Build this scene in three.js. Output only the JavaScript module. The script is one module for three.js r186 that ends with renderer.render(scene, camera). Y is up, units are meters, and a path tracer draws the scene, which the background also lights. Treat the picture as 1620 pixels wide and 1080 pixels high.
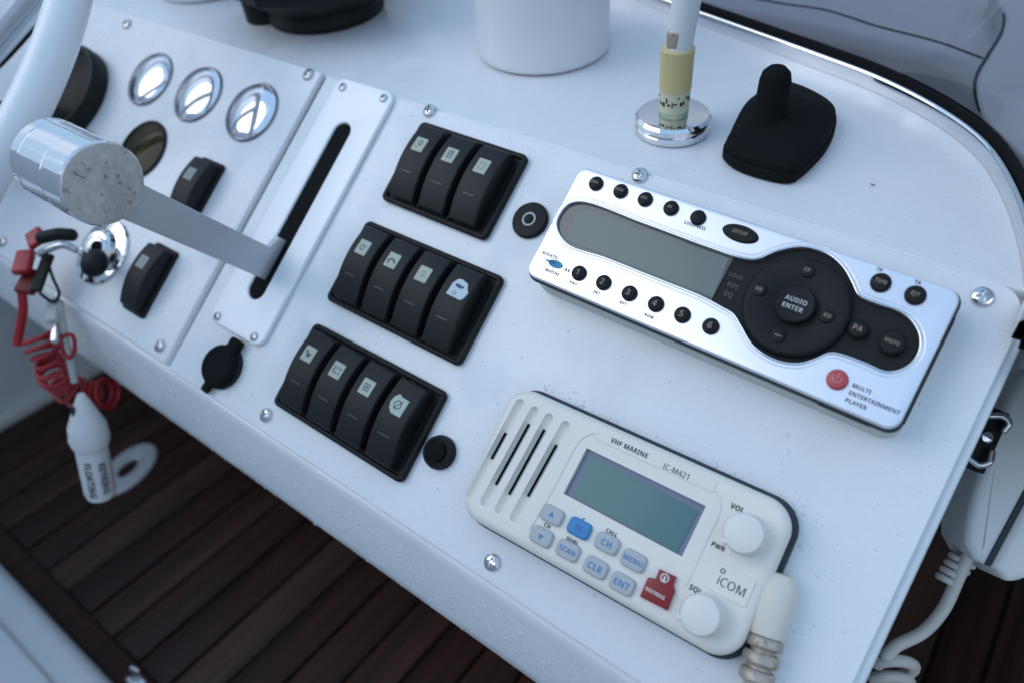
import * as THREE from 'three';
import { mergeGeometries, toCreasedNormals, mergeVertices } from 'three/addons/utils/BufferGeometryUtils.js';
import { RoundedBoxGeometry } from 'three/addons/geometries/RoundedBoxGeometry.js';
import { TextGeometry } from 'three/addons/geometries/TextGeometry.js';
import { FontLoader } from 'three/addons/loaders/FontLoader.js';
import { Brush, Evaluator, SUBTRACTION } from 'three-bvh-csg';

// ---------------------------------------------------------------- camera, sky, sun, exposure
const V3 = (x, y, z) => new THREE.Vector3(x, y, z);
const scene = new THREE.Scene();
const FLOOR = 0.55;                                   // height of the panel origin above the teak sole
const TILT = 0.68635, DECK = 5.5 * Math.PI / 180;     // slope of the instrument panel and of the console top
const F = 1225.8, CX = 810, CY = 540;                 // focal length and centre in photograph pixels (1620 x 1080)
const cam = V3(0.26294, 0.24938 + FLOOR, 0.27172);
const RX = V3(0.79597629, -0.02053469, -0.6049794), RD = V3(0.37263019, -0.77099553, 0.51644229), RF = V3(-0.4770414, -0.63650941, -0.60604231);
const camera = new THREE.PerspectiveCamera(2 * Math.atan(540 / F) * 180 / Math.PI, 1.5, 0.02, 3000);
camera.position.copy(cam);
camera.quaternion.setFromRotationMatrix(new THREE.Matrix4().makeBasis(RX, RD.clone().negate(), RF.clone().negate()));
camera.focus = 0.385; camera.userData.fStop = 5.6;
scene.add(camera);

const renderer = new THREE.WebGLRenderer({ antialias: true });
renderer.toneMapping = THREE.LinearToneMapping;
renderer.toneMappingExposure = 1.1;
renderer.shadowMap.enabled = true;

let seed = 7;
const rnd = () => { seed = (seed * 1664525 + 1013904223) >>> 0; return seed / 4294967296; };
const lattice = Array.from({ length: 65536 }, rnd);
function vnoise(x, y, px, py) {                       // value noise, repeating every px, py cells
  const xi = Math.floor(x), yi = Math.floor(y), fx = x - xi, fy = y - yi;
  const h = (a, b) => lattice[((((a % px) + px) % px) * 157 + (((b % py) + py) % py) * 9277) & 65535];
  const sx = fx * fx * (3 - 2 * fx), sy = fy * fy * (3 - 2 * fy);
  const a = h(xi, yi) * (1 - sx) + h(xi + 1, yi) * sx, b = h(xi, yi + 1) * (1 - sx) + h(xi + 1, yi + 1) * sx;
  return a * (1 - sy) + b * sy;
}
function fbm(u, v, fx, fy, oct = 4) { let s = 0, a = 0.5, t = 0; for (let i = 0; i < oct; i++) { s += a * vnoise(u * fx + i * 17, v * fy + i * 31, fx, fy); t += a; a *= 0.5; fx *= 2; fy *= 2; } return s / t; }

{ // evening sky: blue overhead, pale towards the horizon, thin broken cloud all round
  const w = 512, h = 256, d = new Float32Array(w * h * 4);
  for (let j = 0; j < h; j++) for (let i = 0; i < w; i++) {
    const el = ((j + 0.5) / h - 0.5) * Math.PI, s = Math.max(0, Math.sin(el)), k = Math.pow(1 - s, 2.2);
    let r = 0.37 + 0.13 * k, g = 0.605 + 0.08 * k, b = 0.93 - 0.08 * k;
    const q = fbm(i / w, j / h, 8, 8, 5), c = THREE.MathUtils.smoothstep(q, 0.5, 0.72) * 0.55;
    r += (1.0 - r) * c; g += (1.06 - g) * c; b += (1.2 - b) * c;
    if (el < 0) { r *= 0.55; g *= 0.55; b *= 0.55; }
    d.set([r, g, b, 1], (j * w + i) * 4);
  }
  const t = new THREE.DataTexture(d, w, h, THREE.RGBAFormat, THREE.FloatType);
  t.mapping = THREE.EquirectangularReflectionMapping; t.magFilter = THREE.LinearFilter; t.needsUpdate = true;
  scene.background = t; scene.environment = t;
}
const sun = new THREE.DirectionalLight(new THREE.Color(1, 0.97, 0.93), 0.8);
sun.position.set(-1.4, 2.0, 1.2); sun.target.position.set(0, FLOOR, 0);
sun.castShadow = true; sun.shadow.radius = 85; sun.shadow.mapSize.set(2048, 2048);
Object.assign(sun.shadow.camera, { left: -1.5, right: 1.5, top: 1.5, bottom: -1.5, near: 0.5, far: 9 });
scene.add(sun, sun.target);

// ---------------------------------------------------------------- frames: panel (u, v, n), console top (u, w, h), camera rays; all in millimetres
const st = Math.sin(TILT), ct = Math.cos(TILT), sd = Math.sin(DECK), cd = Math.cos(DECK);
const panelW = (u, v, n = 0) => V3(u / 1000, FLOOR + (v * st + n * ct) / 1000, (-v * ct + n * st) / 1000);
const CR = [0.0545 + FLOOR, -0.06653];                // fold between panel and console top
const deckW = (u, w, h = 0) => V3(u / 1000, CR[0] + (w * sd + h * cd) / 1000, CR[1] + (-w * cd + h * sd) / 1000);
const ray = (px, py) => RX.clone().multiplyScalar((px - CX) / F).addScaledVector(RD, (py - CY) / F).add(RF);
const at = (px, py, depth) => cam.clone().addScaledVector(ray(px, py), depth / 1000);          // depth in mm
function onPlane(px, py, p0, n) { const d = ray(px, py); return cam.clone().addScaledVector(d, n.dot(p0.clone().sub(cam)) / n.dot(d)); }
function onPanel(px, py, h = 0) { const n = V3(0, ct, st), P = onPlane(px, py, panelW(0, 0, h), n).sub(V3(0, FLOOR, 0)); return [P.x * 1000, (P.y * st - P.z * ct) * 1000]; }
function onDeck(px, py, h = 0) { const n = V3(0, cd, sd), P = onPlane(px, py, deckW(0, 0, h), n).sub(V3(0, CR[0], CR[1])); return [P.x * 1000, (P.y * sd - P.z * cd) * 1000]; }
const onFloor = (px, py, y = 0) => onPlane(px, py, V3(0, y, 0), V3(0, 1, 0));

// ---------------------------------------------------------------- textures and materials
function tex(w, h, fn, srgb) {
  const d = new Uint8Array(w * h * 4);
  for (let j = 0; j < h; j++) for (let i = 0; i < w; i++) { const c = fn(i / w, j / h); const a = Array.isArray(c) ? c : [c, c, c]; d.set([...a.map((x) => Math.max(0, Math.min(255, x * 255))), 255], (j * w + i) * 4); }
  const t = new THREE.DataTexture(d, w, h); t.wrapS = t.wrapT = THREE.RepeatWrapping; t.magFilter = THREE.LinearFilter; t.minFilter = THREE.LinearMipmapLinearFilter; t.generateMipmaps = true;
  if (srgb) t.colorSpace = THREE.SRGBColorSpace; t.needsUpdate = true; return t;
}
const rep = (t, x, y = x) => { const c = t.clone(); c.repeat.set(x, y); c.needsUpdate = true; return c; };
const peel = tex(256, 256, (u, v) => 0.6 * fbm(u, v, 24, 24, 3) + 0.4 * fbm(u + 0.3, v, 90, 90, 1));
const grain = tex(256, 256, (u, v) => fbm(u, v, 80, 80, 2));
const smudge = tex(512, 512, (u, v) => { const a = fbm(u, v, 4, 4, 5), b = fbm(u + 0.5, v + 0.2, 40, 40, 2); return 0.30 + 0.35 * THREE.MathUtils.smoothstep(a, 0.35, 0.7) + 0.12 * b; });
const soil = tex(512, 512, (u, v) => { const a = fbm(u, v, 3, 3, 5), b = fbm(u, v, 60, 60, 2); const k = 1 - 0.022 * THREE.MathUtils.smoothstep(a, 0.4, 0.75) - 0.012 * b; return [0.915 * k, 0.918 * k, 0.92 * k]; }, true);
const brushed = tex(128, 512, (u, v) => 0.5 * fbm(u, v, 60, 2, 3) + 0.5 * fbm(u, v, 30, 8, 2));
const pits = tex(512, 512, (u, v) => { const a = fbm(u, v, 7, 7, 5), b = fbm(u + 0.1, v + 0.4, 34, 34, 4), c = fbm(u, v, 60, 40, 2); let k = 0.60 + 0.16 * (a - 0.5) + 0.10 * (c - 0.5); if (b > 0.72) k -= 0.2 * Math.min(1, (b - 0.7) * 9); k += 0.2; return [k * 1.03, k * 0.99, k * 0.96]; }, true);
const phys = (o) => new THREE.MeshPhysicalMaterial(o);
const rgb = (r, g, b) => new THREE.Color().setRGB(r, g, b);
const M = {
  gel: phys({ color: rgb(0.97, 0.97, 0.975), map: soil, roughness: 0.85, roughnessMap: smudge, clearcoat: 0.35, clearcoatRoughness: 0.28, bumpMap: peel, bumpScale: 0.00006 }),
  board: phys({ color: rgb(0.97, 0.97, 0.975), map: soil, roughness: 0.8, roughnessMap: smudge, clearcoat: 0.25, clearcoatRoughness: 0.3, bumpMap: peel, bumpScale: 0.00008 }),
  black: phys({ color: rgb(0.008, 0.008, 0.009), roughness: 0.55, specularIntensity: 0.5, bumpMap: grain, bumpScale: 0.00006 }),
  rocker: phys({ color: rgb(0.011, 0.011, 0.012), roughness: 0.5, specularIntensity: 0.6, bumpMap: rep(grain, 2), bumpScale: 0.00004 }),
  rubber: phys({ color: rgb(0.007, 0.007, 0.008), roughness: 0.85, specularIntensity: 0.3, bumpMap: grain, bumpScale: 0.0001 }),
  void: phys({ color: rgb(0.003, 0.003, 0.003), roughness: 0.95, specularIntensity: 0.1 }),
  chrome: phys({ color: rgb(0.76, 0.76, 0.77), metalness: 1, roughness: 0.07, bumpMap: rep(grain, 1), bumpScale: 0.000008 }),
  steel: phys({ color: rgb(0.6, 0.6, 0.61), metalness: 1, roughness: 0.22 }),
  alu: phys({ color: rgb(0.58, 0.60, 0.62), metalness: 0.6, roughness: 0.5, bumpMap: brushed, bumpScale: 0.00003 }),
  plate: phys({ color: rgb(0.86, 0.865, 0.88), metalness: 0.15, roughness: 0.45, bumpMap: brushed, bumpScale: 0.00002 }),
  pitted: phys({ color: rgb(0.95, 0.95, 0.95), map: pits, metalness: 0.25, roughness: 0.6, bumpMap: pits, bumpScale: 0.0002 }),
  silver: phys({ color: rgb(0.82, 0.81, 0.86), metalness: 0.75, roughness: 0.3, clearcoat: 0.3, clearcoatRoughness: 0.2 }),
  greyTrim: phys({ color: rgb(0.36, 0.36, 0.35), roughness: 0.5 }),
  cream: phys({ color: rgb(0.80, 0.745, 0.665), roughness: 0.48, bumpMap: grain, bumpScale: 0.00003 }),
  creamKnob: phys({ color: rgb(0.77, 0.735, 0.68), roughness: 0.42 }),
  greyKey: phys({ color: rgb(0.44, 0.45, 0.46), roughness: 0.5 }),
  blueKey: phys({ color: rgb(0.04, 0.22, 0.48), roughness: 0.45 }),
  blueInk: phys({ color: rgb(0.10, 0.23, 0.46), roughness: 0.6 }),
  redKey: phys({ color: rgb(0.25, 0.006, 0.010), roughness: 0.4 }),
  powerRed: phys({ color: rgb(0.48, 0.07, 0.08), roughness: 0.4 }),
  ink: phys({ color: rgb(0.02, 0.022, 0.03), roughness: 0.7 }),
  paleInk: phys({ color: rgb(0.45, 0.45, 0.44), roughness: 0.7 }),
  bronzeInk: phys({ color: rgb(0.25, 0.19, 0.15), roughness: 0.7 }),
  lcd: phys({ color: rgb(0.135, 0.16, 0.14), roughness: 0.35, clearcoat: 0.25, clearcoatRoughness: 0.1 }),
  lcdSide: phys({ color: rgb(0.07, 0.07, 0.065), roughness: 0.2, clearcoat: 0.5 }),
  lcdTeal: phys({ color: rgb(0.052, 0.155, 0.16), roughness: 0.35, clearcoat: 0.3, clearcoatRoughness: 0.1 }),
  lcdFrame: phys({ color: rgb(0.17, 0.19, 0.27), roughness: 0.4 }),
  gasket: phys({ color: rgb(0.03, 0.045, 0.055), roughness: 0.7 }),
  glass: phys({ color: rgb(1, 1, 1), transmission: 1, thickness: 0, roughness: 0.02, ior: 1.5 }),
  smoked: phys({ color: rgb(0.42, 0.41, 0.435), transmission: 1, thickness: 0, roughness: 0.04, ior: 1.49 }),
  water: phys({ color: rgb(0.97, 0.98, 1), transmission: 0.65, thickness: 0, roughness: 0.03, ior: 1.4 }),
  screwSteel: phys({ color: rgb(0.6, 0.6, 0.61), metalness: 1, roughness: 0.16 }),
  caulk: phys({ color: rgb(0.006, 0.006, 0.006), roughness: 0.7 }),
  red: phys({ color: rgb(0.34, 0.009, 0.015), roughness: 0.4 }),
  redDark: phys({ color: rgb(0.16, 0.006, 0.01), roughness: 0.55 }),
  floatWhite: phys({ color: rgb(0.72, 0.71, 0.70), roughness: 0.55 }),
  greyCord: phys({ color: rgb(0.45, 0.46, 0.44), roughness: 0.6 }),
  cordCream: phys({ color: rgb(0.70, 0.64, 0.56), roughness: 0.5 }),
  mic: phys({ color: rgb(0.86, 0.86, 0.82), roughness: 0.5, bumpMap: grain, bumpScale: 0.00004 }),
  seaGrey: phys({ color: rgb(0.03, 0.05, 0.065), roughness: 0.12 }),
  fore: phys({ color: rgb(0.66, 0.66, 0.67), roughness: 0.35, clearcoat: 0.5, clearcoatRoughness: 0.2, bumpMap: peel, bumpScale: 0.0001 }),
  wall: phys({ color: rgb(0.96, 0.965, 0.97), roughness: 0.5, map: soil }),
  yellowed: phys({ color: rgb(0.62, 0.50, 0.24), roughness: 0.45 }),
  yellowPale: phys({ color: rgb(0.64, 0.60, 0.42), roughness: 0.5 }),
  verdigris: phys({ map: tex(256, 256, (u, v) => { const k = THREE.MathUtils.smoothstep(fbm(u, v, 12, 12, 4), 0.3, 0.52); return [0.80 - 0.45 * k, 0.78 - 0.15 * k, 0.66 - 0.12 * k]; }, true), roughness: 0.75 }),
  mast: phys({ color: rgb(0.74, 0.76, 0.75), roughness: 0.4 }),
  corroded: phys({ color: rgb(0.55, 0.47, 0.38), map: pits, roughness: 0.8, bumpMap: pits, bumpScale: 0.0004 }),
  wheelWhite: phys({ color: rgb(0.78, 0.79, 0.81), roughness: 0.35, clearcoat: 0.3, clearcoatRoughness: 0.25 }),
  oliveDial: phys({ color: rgb(0.055, 0.047, 0.016), roughness: 0.5 }),
  sealant: phys({ color: rgb(0.62, 0.61, 0.56), roughness: 0.7, bumpMap: peel, bumpScale: 0.0002 }),
};
M.corroded.metalness = 0.55; M.corroded.color.setRGB(0.8, 0.74, 0.66); M.corroded.roughness = 0.5;

// ---------------------------------------------------------------- geometry helpers (millimetres in, metres out)
function fin(g, crease = 0.6) {
  g = g.index ? g.toNonIndexed() : g;
  g.deleteAttribute('uv'); g.deleteAttribute('uv1');
  g = crease ? toCreasedNormals(g, crease) : g;
  const p = g.attributes.position, uv = new Float32Array(p.count * 2), a = V3(), b = V3(), c = V3();
  for (let i = 0; i < p.count; i += 3) {
    a.fromBufferAttribute(p, i); b.fromBufferAttribute(p, i + 1); c.fromBufferAttribute(p, i + 2);
    const n = b.clone().sub(a).cross(c.clone().sub(a)), x = Math.abs(n.x), y = Math.abs(n.y), z = Math.abs(n.z);
    [a, b, c].forEach((q, k) => { const [s, t] = z >= x && z >= y ? [q.x, q.y] : x >= y ? [q.z, q.y] : [q.x, q.z]; uv[(i + k) * 2] = s / 100; uv[(i + k) * 2 + 1] = t / 100; });
  }
  g.setAttribute('uv', new THREE.BufferAttribute(uv, 2));
  g.scale(0.001, 0.001, 0.001);
  return g;
}
const merge = (...gs) => mergeGeometries(gs.flat().map((g) => { g = g.index ? g.toNonIndexed() : g; for (const k of Object.keys(g.attributes)) if (k !== 'position' && k !== 'normal') g.deleteAttribute(k); return g; }));
function rrect(w, h, r, x = 0, y = 0) {
  const s = new THREE.Shape(), a = x - w / 2, b = y - h / 2, c = x + w / 2, d = y + h / 2;
  s.moveTo(a + r, b); s.lineTo(c - r, b); s.absarc(c - r, b + r, r, -Math.PI / 2, 0); s.lineTo(c, d - r); s.absarc(c - r, d - r, r, 0, Math.PI / 2);
  s.lineTo(a + r, d); s.absarc(a + r, d - r, r, Math.PI / 2, Math.PI); s.lineTo(a, b + r); s.absarc(a + r, b + r, r, Math.PI, 1.5 * Math.PI);
  return s;
}
function ext(shape, h, bevel = 0, z = 0, seg = 3, cs = 10) {
  const g = new THREE.ExtrudeGeometry(shape, { depth: Math.max(0.01, h - 2 * bevel), bevelEnabled: bevel > 0, bevelThickness: bevel, bevelSize: bevel, bevelOffset: -bevel, bevelSegments: seg, curveSegments: cs });
  g.translate(0, 0, z + bevel); return g;
}
const lathe = (pts, seg = 32) => { const g = new THREE.LatheGeometry(pts.map(([r, z]) => new THREE.Vector2(Math.max(r, 1e-4), z)), seg); g.rotateX(Math.PI / 2); return g; };
function disc(r, h, b = 0.6, seg = 28, z = 0) { return lathe([[0, z], [r, z], [r, z + h - b], [r - b * 0.3, z + h - b * 0.3], [r - b, z + h], [0, z + h]], seg); }
const box = (w, h, d, x = 0, y = 0, z = 0, r = 0.4) => { const g = r ? new RoundedBoxGeometry(w, h, d, 2, Math.min(r, w / 2.1, h / 2.1, d / 2.1)) : new THREE.BoxGeometry(w, h, d); g.translate(x, y, z); return g; };
const tube = (pts, r, closed = false, seg = 64, rs = 10) => new THREE.TubeGeometry(new THREE.CatmullRomCurve3(pts.map((p) => (p.isVector3 ? p.clone().multiplyScalar(1000) : V3(...p))), closed), seg, r, rs, closed);
const tubeCapped = (pts, r, seg = 48, rs = 12) => { const a = pts[0].isVector3 ? pts[0].clone().multiplyScalar(1000) : V3(...pts[0]), l = pts[pts.length - 1], b = l.isVector3 ? l.clone().multiplyScalar(1000) : V3(...l); const s = (p) => { const g = new THREE.SphereGeometry(r, rs, 8); g.translate(p.x, p.y, p.z); return g; }; return merge(tube(pts, r, false, seg, rs), s(a), s(b)); };
const font = await new FontLoader().loadAsync('fonts/droid/droid_sans_bold.typeface.json');
const fontR = await new FontLoader().loadAsync('fonts/droid/droid_sans_regular.typeface.json');
function text(str, size, x = 0, y = 0, z = 0, o = {}) {
  const g = new TextGeometry(str, { font: o.thin ? fontR : font, size, depth: 0.12, curveSegments: 2 }); g.computeBoundingBox();
  const bb = g.boundingBox; g.translate(o.left ? 0 : -(bb.min.x + bb.max.x) / 2, -size / 2, 0);
  if (o.sx) g.scale(o.sx, 1, 1);
  g.translate(x, y, z); return g;
}
function mesh(name, g, m, parent, pos, crease) {
  const o = new THREE.Mesh(fin(g, crease), m); o.name = name; o.castShadow = o.receiveShadow = true;
  if (pos) o.position.set(pos[0] / 1000, pos[1] / 1000, pos[2] / 1000);
  parent.add(o); return o;
}
const taken = {};
const numbered = (n) => { const k = taken[n] = (taken[n] ?? -1) + 1; return k ? `${n}_${String(k).padStart(3, '0')}` : n; };
function thing(name, label, category, group) {
  const o = new THREE.Group(); o.name = numbered(name); o.userData = { label, category }; if (group) o.userData.group = group; scene.add(o); return o;
}
function panelThing(name, label, category, u, v, turn = 0, group) {
  const o = thing(name, label, category, group); o.position.copy(panelW(u, v, 0)); o.rotation.set(TILT - Math.PI / 2, 0, 0); o.rotateZ(turn);
  o.loc = (px, py, h) => { const [a, b] = onPanel(px, py, h), c = Math.cos(-turn), s = Math.sin(-turn); return [(a - u) * c - (b - v) * s, (a - u) * s + (b - v) * c]; };
  return o;
}
function deckThing(name, label, category, u, w, turn = 0, group) {
  const o = thing(name, label, category, group); o.position.copy(deckW(u, w, 0)); o.rotation.set(DECK - Math.PI / 2, 0, 0); o.rotateZ(turn); return o;
}
const structure = (o) => { o.userData.kind = 'structure'; return o; };
function screwGeometry(r, h) {
  const dome = new Brush(lathe([[0, -0.5], [r, -0.5], [r, 0.15], [r * 0.9, h * 0.55], [r * 0.62, h * 0.88], [r * 0.3, h], [0, h]], 28));
  const e = new Evaluator(); e.attributes = ['position', 'normal'];
  const b1 = new Brush(new THREE.BoxGeometry(r * 1.1, r * 0.3, h * 1.5).translate(0, 0, h * 0.9)), b2 = new Brush(new THREE.BoxGeometry(r * 0.3, r * 1.1, h * 1.5).translate(0, 0, h * 0.9));
  [dome, b1, b2].forEach((b) => b.updateMatrixWorld());
  return e.evaluate(e.evaluate(dome, b1, SUBTRACTION), b2, SUBTRACTION).geometry;
}
const screwBig = fin(screwGeometry(4.6, 2.6), 0.5), screwSmall = fin(screwGeometry(3.2, 1.8), 0.5);
function screw(parent, x, y, z, g, turn) { const s = new THREE.Mesh(g, M.screwSteel); s.name = 'screw'; s.castShadow = s.receiveShadow = true; s.position.set(x / 1000, y / 1000, z / 1000); s.rotation.z = turn; parent.add(s); }

// ================================================================ THE SETTING
// sea far below, only met by reflections and past the bow
{ const g = new THREE.PlaneGeometry(4000, 4000).rotateX(-Math.PI / 2); const o = new THREE.Mesh(g, M.seaGrey); o.name = 'water'; o.position.y = -2.6; structure(o); o.receiveShadow = true; scene.add(o); }

// unseen dark ring added round the horizon to darken chrome reflections and the fascia
{
  const n = 96, pos = [], R = 320, top = (i) => 58 + 26 * (fbm(i / n, 0.3, 7, 3, 4) - 0.5) * 2;
  for (let i = 0; i < n; i++) { const a = i / n * 2 * Math.PI, b = (i + 1) / n * 2 * Math.PI, P = (t, r, y) => [Math.cos(t) * r, y, Math.sin(t) * r]; const A = P(a, R, -3), B = P(b, R, -3), C = P(b, R + 70, top((i + 1) % n)), D = P(a, R + 70, top(i)); pos.push(...A, ...D, ...C, ...A, ...C, ...B); }
  const g = new THREE.BufferGeometry(); g.setAttribute('position', new THREE.Float32BufferAttribute(pos, 3)); g.computeVertexNormals();
  const o = new THREE.Mesh(g, phys({ color: rgb(0.05, 0.06, 0.05), roughness: 0.9, side: THREE.DoubleSide })); o.name = 'added_dark_ring'; structure(o); scene.add(o);
}

// teak sole: planks laid fore and aft with black caulked seams
{
  const woodTex = [0, 1, 2, 3].map((k) => tex(128, 512, (u, v) => {
    const g = fbm(u + k * 0.23, v, 22, 2, 4), f = fbm(u, v + k * 0.4, 60, 6, 2), p = fbm(u + 0.7 * k, v, 3, 3, 3), m = 0.60 + 0.30 * (g - 0.5) + 0.14 * (f - 0.5) + 0.35 * (p - 0.5);
    const t = [[0.37, 0.215, 0.17], [0.33, 0.175, 0.14], [0.41, 0.25, 0.20], [0.47, 0.315, 0.26]][k]; return t.map((c) => c * m * 1.2);
  }, true));
  const mats = woodTex.map((t) => phys({ color: rgb(1, 1, 1), map: rep(t, 1.6, 0.3), roughness: 0.5, specularIntensity: 0.55, bumpMap: rep(t, 1.6, 0.3), bumpScale: 0.0004 }));
  const sole = new THREE.Group(); sole.name = 'teak_sole'; structure(sole); scene.add(sole);
  mesh('caulking', new THREE.BoxGeometry(3200, 20, 2600).translate(200, -16, -300), M.caulk, sole);
  const pitch = 49, end = 186;
  const pg = fin(new RoundedBoxGeometry(pitch - 4.5, 8, 1900, 1, 1).translate(0, -4, end - 950));
  for (let i = 0; i < 34; i++) {
    const x = -800 + i * pitch, k = [0, 1, 0, 2, 1, 0, 3, 1, 2, 0, 1, 3, 1, 0, 2, 1, 0][i % 17];
    const o = new THREE.Mesh(pg, mats[k]); o.name = 'plank'; o.position.set(x / 1000, (i * 37 % 5) * 0.00025, ((i * 53) % 7) * 0.0003); o.castShadow = o.receiveShadow = true; sole.add(o);
  }
  for (const [z, w] of [[212, 46], [261, 46], [310, 46]]) mesh('margin_plank', new RoundedBoxGeometry(1900, 8, w, 1, 1).translate(50, -4, z), mats[2], sole);
}
// white cockpit side that closes the sole off to port
{
  const o = thing('cockpit_side', 'white cockpit side wall standing beside the dark teak planks', 'wall');
  mesh('wall_panel', box(60, 760, 1600, -854, 380, 120, 12), M.wall, o);
  mesh('cove', box(14, 20, 1600, -820, 8, 120, 6), M.sealant, o);
}
// seat moulding in the near corner
{
  const o = thing('helm_seat_base', 'white moulded seat base with a lid seam beside the teak margin planks', 'seat');
  mesh('moulding', new RoundedBoxGeometry(1700, 46, 520, 4, 14).translate(-250, 23, 219 + 260), M.wall, o);
  mesh('lid', new RoundedBoxGeometry(1500, 12, 440, 3, 5).translate(-250, 49, 256 + 220), M.wall, o);
  mesh('added_backrest', new RoundedBoxGeometry(1700, 900, 110, 4, 40).translate(-250, 520, 800), M.wall, o);  // unseen back added behind the camera to keep light off the fascia
}

// ---------------------------------------------------------------- console: top, sloping face, fascia, edge trim
const railPx = [[1000, -2], [1100, 35], [1196, 70], [1293, 106], [1389, 144], [1485, 196], [1549, 247], [1594, 321]];
const railPts = [[-900, 262], [-600, 258], [-350, 250], [-180, 234], [-80, 219], ...railPx.slice(1).map(([x, y]) => onDeck(x, y, 0)), [266, 22], [272, 0], [274, -30]];
const rail = new THREE.CatmullRomCurve3(railPts.map(([u, w]) => V3(u, w, 0)), false, 'centripetal');
const RN = 150, railS = [];
for (let i = 0; i <= RN; i++) { const p = rail.getPointAt(i / RN), t = rail.getTangentAt(i / RN); railS.push([p.x, p.y, -t.y, t.x]); }   // point and outward normal
function sweep(profile, closed, from = 0, to = RN) {   // profile of [outward, height] swept along the rail, in the console-top frame
  const pos = [], n = profile.length, P = (i, k) => { const [x, y, nx, ny] = railS[i], [o, h] = profile[k]; return [x + nx * o, y + ny * o, h]; };
  for (let i = from; i < to; i++) for (let k = 0; k < (closed ? n : n - 1); k++) {
    const a = P(i, k), b = P(i + 1, k), c = P(i + 1, (k + 1) % n), d = P(i, (k + 1) % n);
    pos.push(...a, ...b, ...c, ...a, ...c, ...d);
  }
  const g = new THREE.BufferGeometry(); g.setAttribute('position', new THREE.Float32BufferAttribute(pos, 3)); g.computeVertexNormals(); return g;
}
const helm = thing('helm_console', 'white moulded helm console carrying all the instruments, its fascia beaded with water', 'console');
{

  const deckify = (o) => { o.position.copy(deckW(0, 0, 0)); o.rotation.set(DECK - Math.PI / 2, 0, 0); return o; };
  const s = new THREE.Shape(); s.moveTo(-900, 1.5);
  for (const [x, y] of railS) if (y > 1.5) s.lineTo(x, y);
  s.lineTo(273, 1.5);
  deckify(mesh('console_top', ext(s, 30, 1.2, -31), M.gel, helm));
  deckify(mesh('edge_strip', sweep([[-0.5, -2], [-0.5, 6.5], [0.2, 8], [1.6, 8.4], [2.8, 7.6], [3, 6], [3, -2]], true), M.chrome, helm, null, 0.9));
  deckify(mesh('edge_seal', sweep([[3.3, -6], [3.3, 9.4], [4.2, 11.4], [6.5, 12], [8, 10.4], [8.4, -6]], true), M.rubber, helm, null, 0.7));
  const [cx0, cy0] = onDeck(1381, 292, 0); deckify(mesh('chip', box(2.2, 0.7, 0.12, cx0, cy0, 0.02, 0), M.ink, helm));
  // sloping face under the boards, fascia with rounded edges, underside: one profile drawn along the width
  const prof = [[-66, 54.6 - 31], [-69.2, 49.3], [105.4, -91.0], [106.9, -91.6], [107.8, -93.2], [108.6, -98], [109.6, -142], [108.4, -151], [105.4, -159], [100.4, -165.4], [94, -169.4], [86, -171], [60, -171], [60, -150], [-66, -40]];
  const sh = new THREE.Shape(); prof.forEach(([z, y], i) => (i ? sh.lineTo(z, y) : sh.moveTo(z, y)));
  const g = ext(sh, 1182, 3, 0, 3).rotateY(-Math.PI / 2);  // x = -depth, z = profile z
  g.translate(0, 0, 0);
  const m = g.attributes.position; for (let i = 0; i < m.count; i++) { const x = m.getX(i); m.setX(i, x + 279); }
  const face = mesh('fascia', g, M.gel, helm, [0, FLOOR * 1000, 0], 0.7);
  mesh('pedestal', box(900, 400, 60, -200, 200, -420, 10), M.wall, helm);
}
// smoked windscreen standing on the console edge, and what lies beyond it
{
  const w = thing('windscreen', 'smoked acrylic windscreen curving round the console edge', 'windscreen');
  w.position.copy(deckW(0, 0, 0)); w.rotation.set(DECK - Math.PI / 2, 0, 0);
  mesh('pane', sweep([[5.2, 10], [16, 60], [30, 120], [48, 200], [70, 290]], false), M.smoked, w, null, 1.2);
  mesh('top_trim', sweep([[68, 288], [66, 296], [74, 296], [76, 288]], true), M.rubber, w, null, 0.5);
  const f = new THREE.Group(); f.name = 'foredeck'; structure(f); scene.add(f);
  f.position.copy(w.position); f.rotation.copy(w.rotation);
  mesh('gully', sweep([[9, -14], [16, -34], [26, -44], [60, -46], [400, -46], [1500, -300]], false), M.fore, f, null, 0.5);
  const D = (x, y, h) => onDeck(x, y, h);
  const blob = (name, px, far, top, th, bev) => { const c = new THREE.CatmullRomCurve3(px.map(([x, y]) => V3(...D(x, y, top), 0)), false, 'centripetal').getPoints(40), sh = new THREE.Shape(); c.forEach((p, i) => (i ? sh.lineTo(p.x, p.y) : sh.moveTo(p.x, p.y))); far.forEach(([u, w]) => sh.lineTo(u, w)); return mesh(name, ext(sh, th, bev, top - th, 6), M.fore, f, null, 0.6); };
  blob('ridge', [[1000, -14], [1100, 8], [1150, 20], [1212, 30], [1293, 48], [1373, 67], [1437, 82], [1485, 93], [1517, 107], [1545, 130]], [[420, 200], [900, 600], [300, 1200], [-300, 1000]], -8, 44, 12);
  const seam = (pts, h, rr) => mesh('seam', tube(pts.map(([x, y]) => [...D(x, y, h), h]), rr), M.gasket, f, null, 1);
  seam([[1130, -14], [1238, 6], [1305, 16], [1389, 42], [1485, 67], [1556, 93]], -8, 0.9);
  blob('side_moulding', [[1572, -20], [1577, 0], [1590, 22], [1586, 51], [1565, 87], [1546, 122], [1546, 154], [1562, 193], [1594, 225], [1640, 268]], [[460, 60], [900, 100], [900, 700]], 6, 30, 2.5);
  seam([[1572, -20], [1577, 0], [1590, 22], [1586, 51], [1565, 87], [1546, 122], [1546, 154], [1562, 193], [1594, 225], [1640, 268]], 4, 1.3);
}
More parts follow.
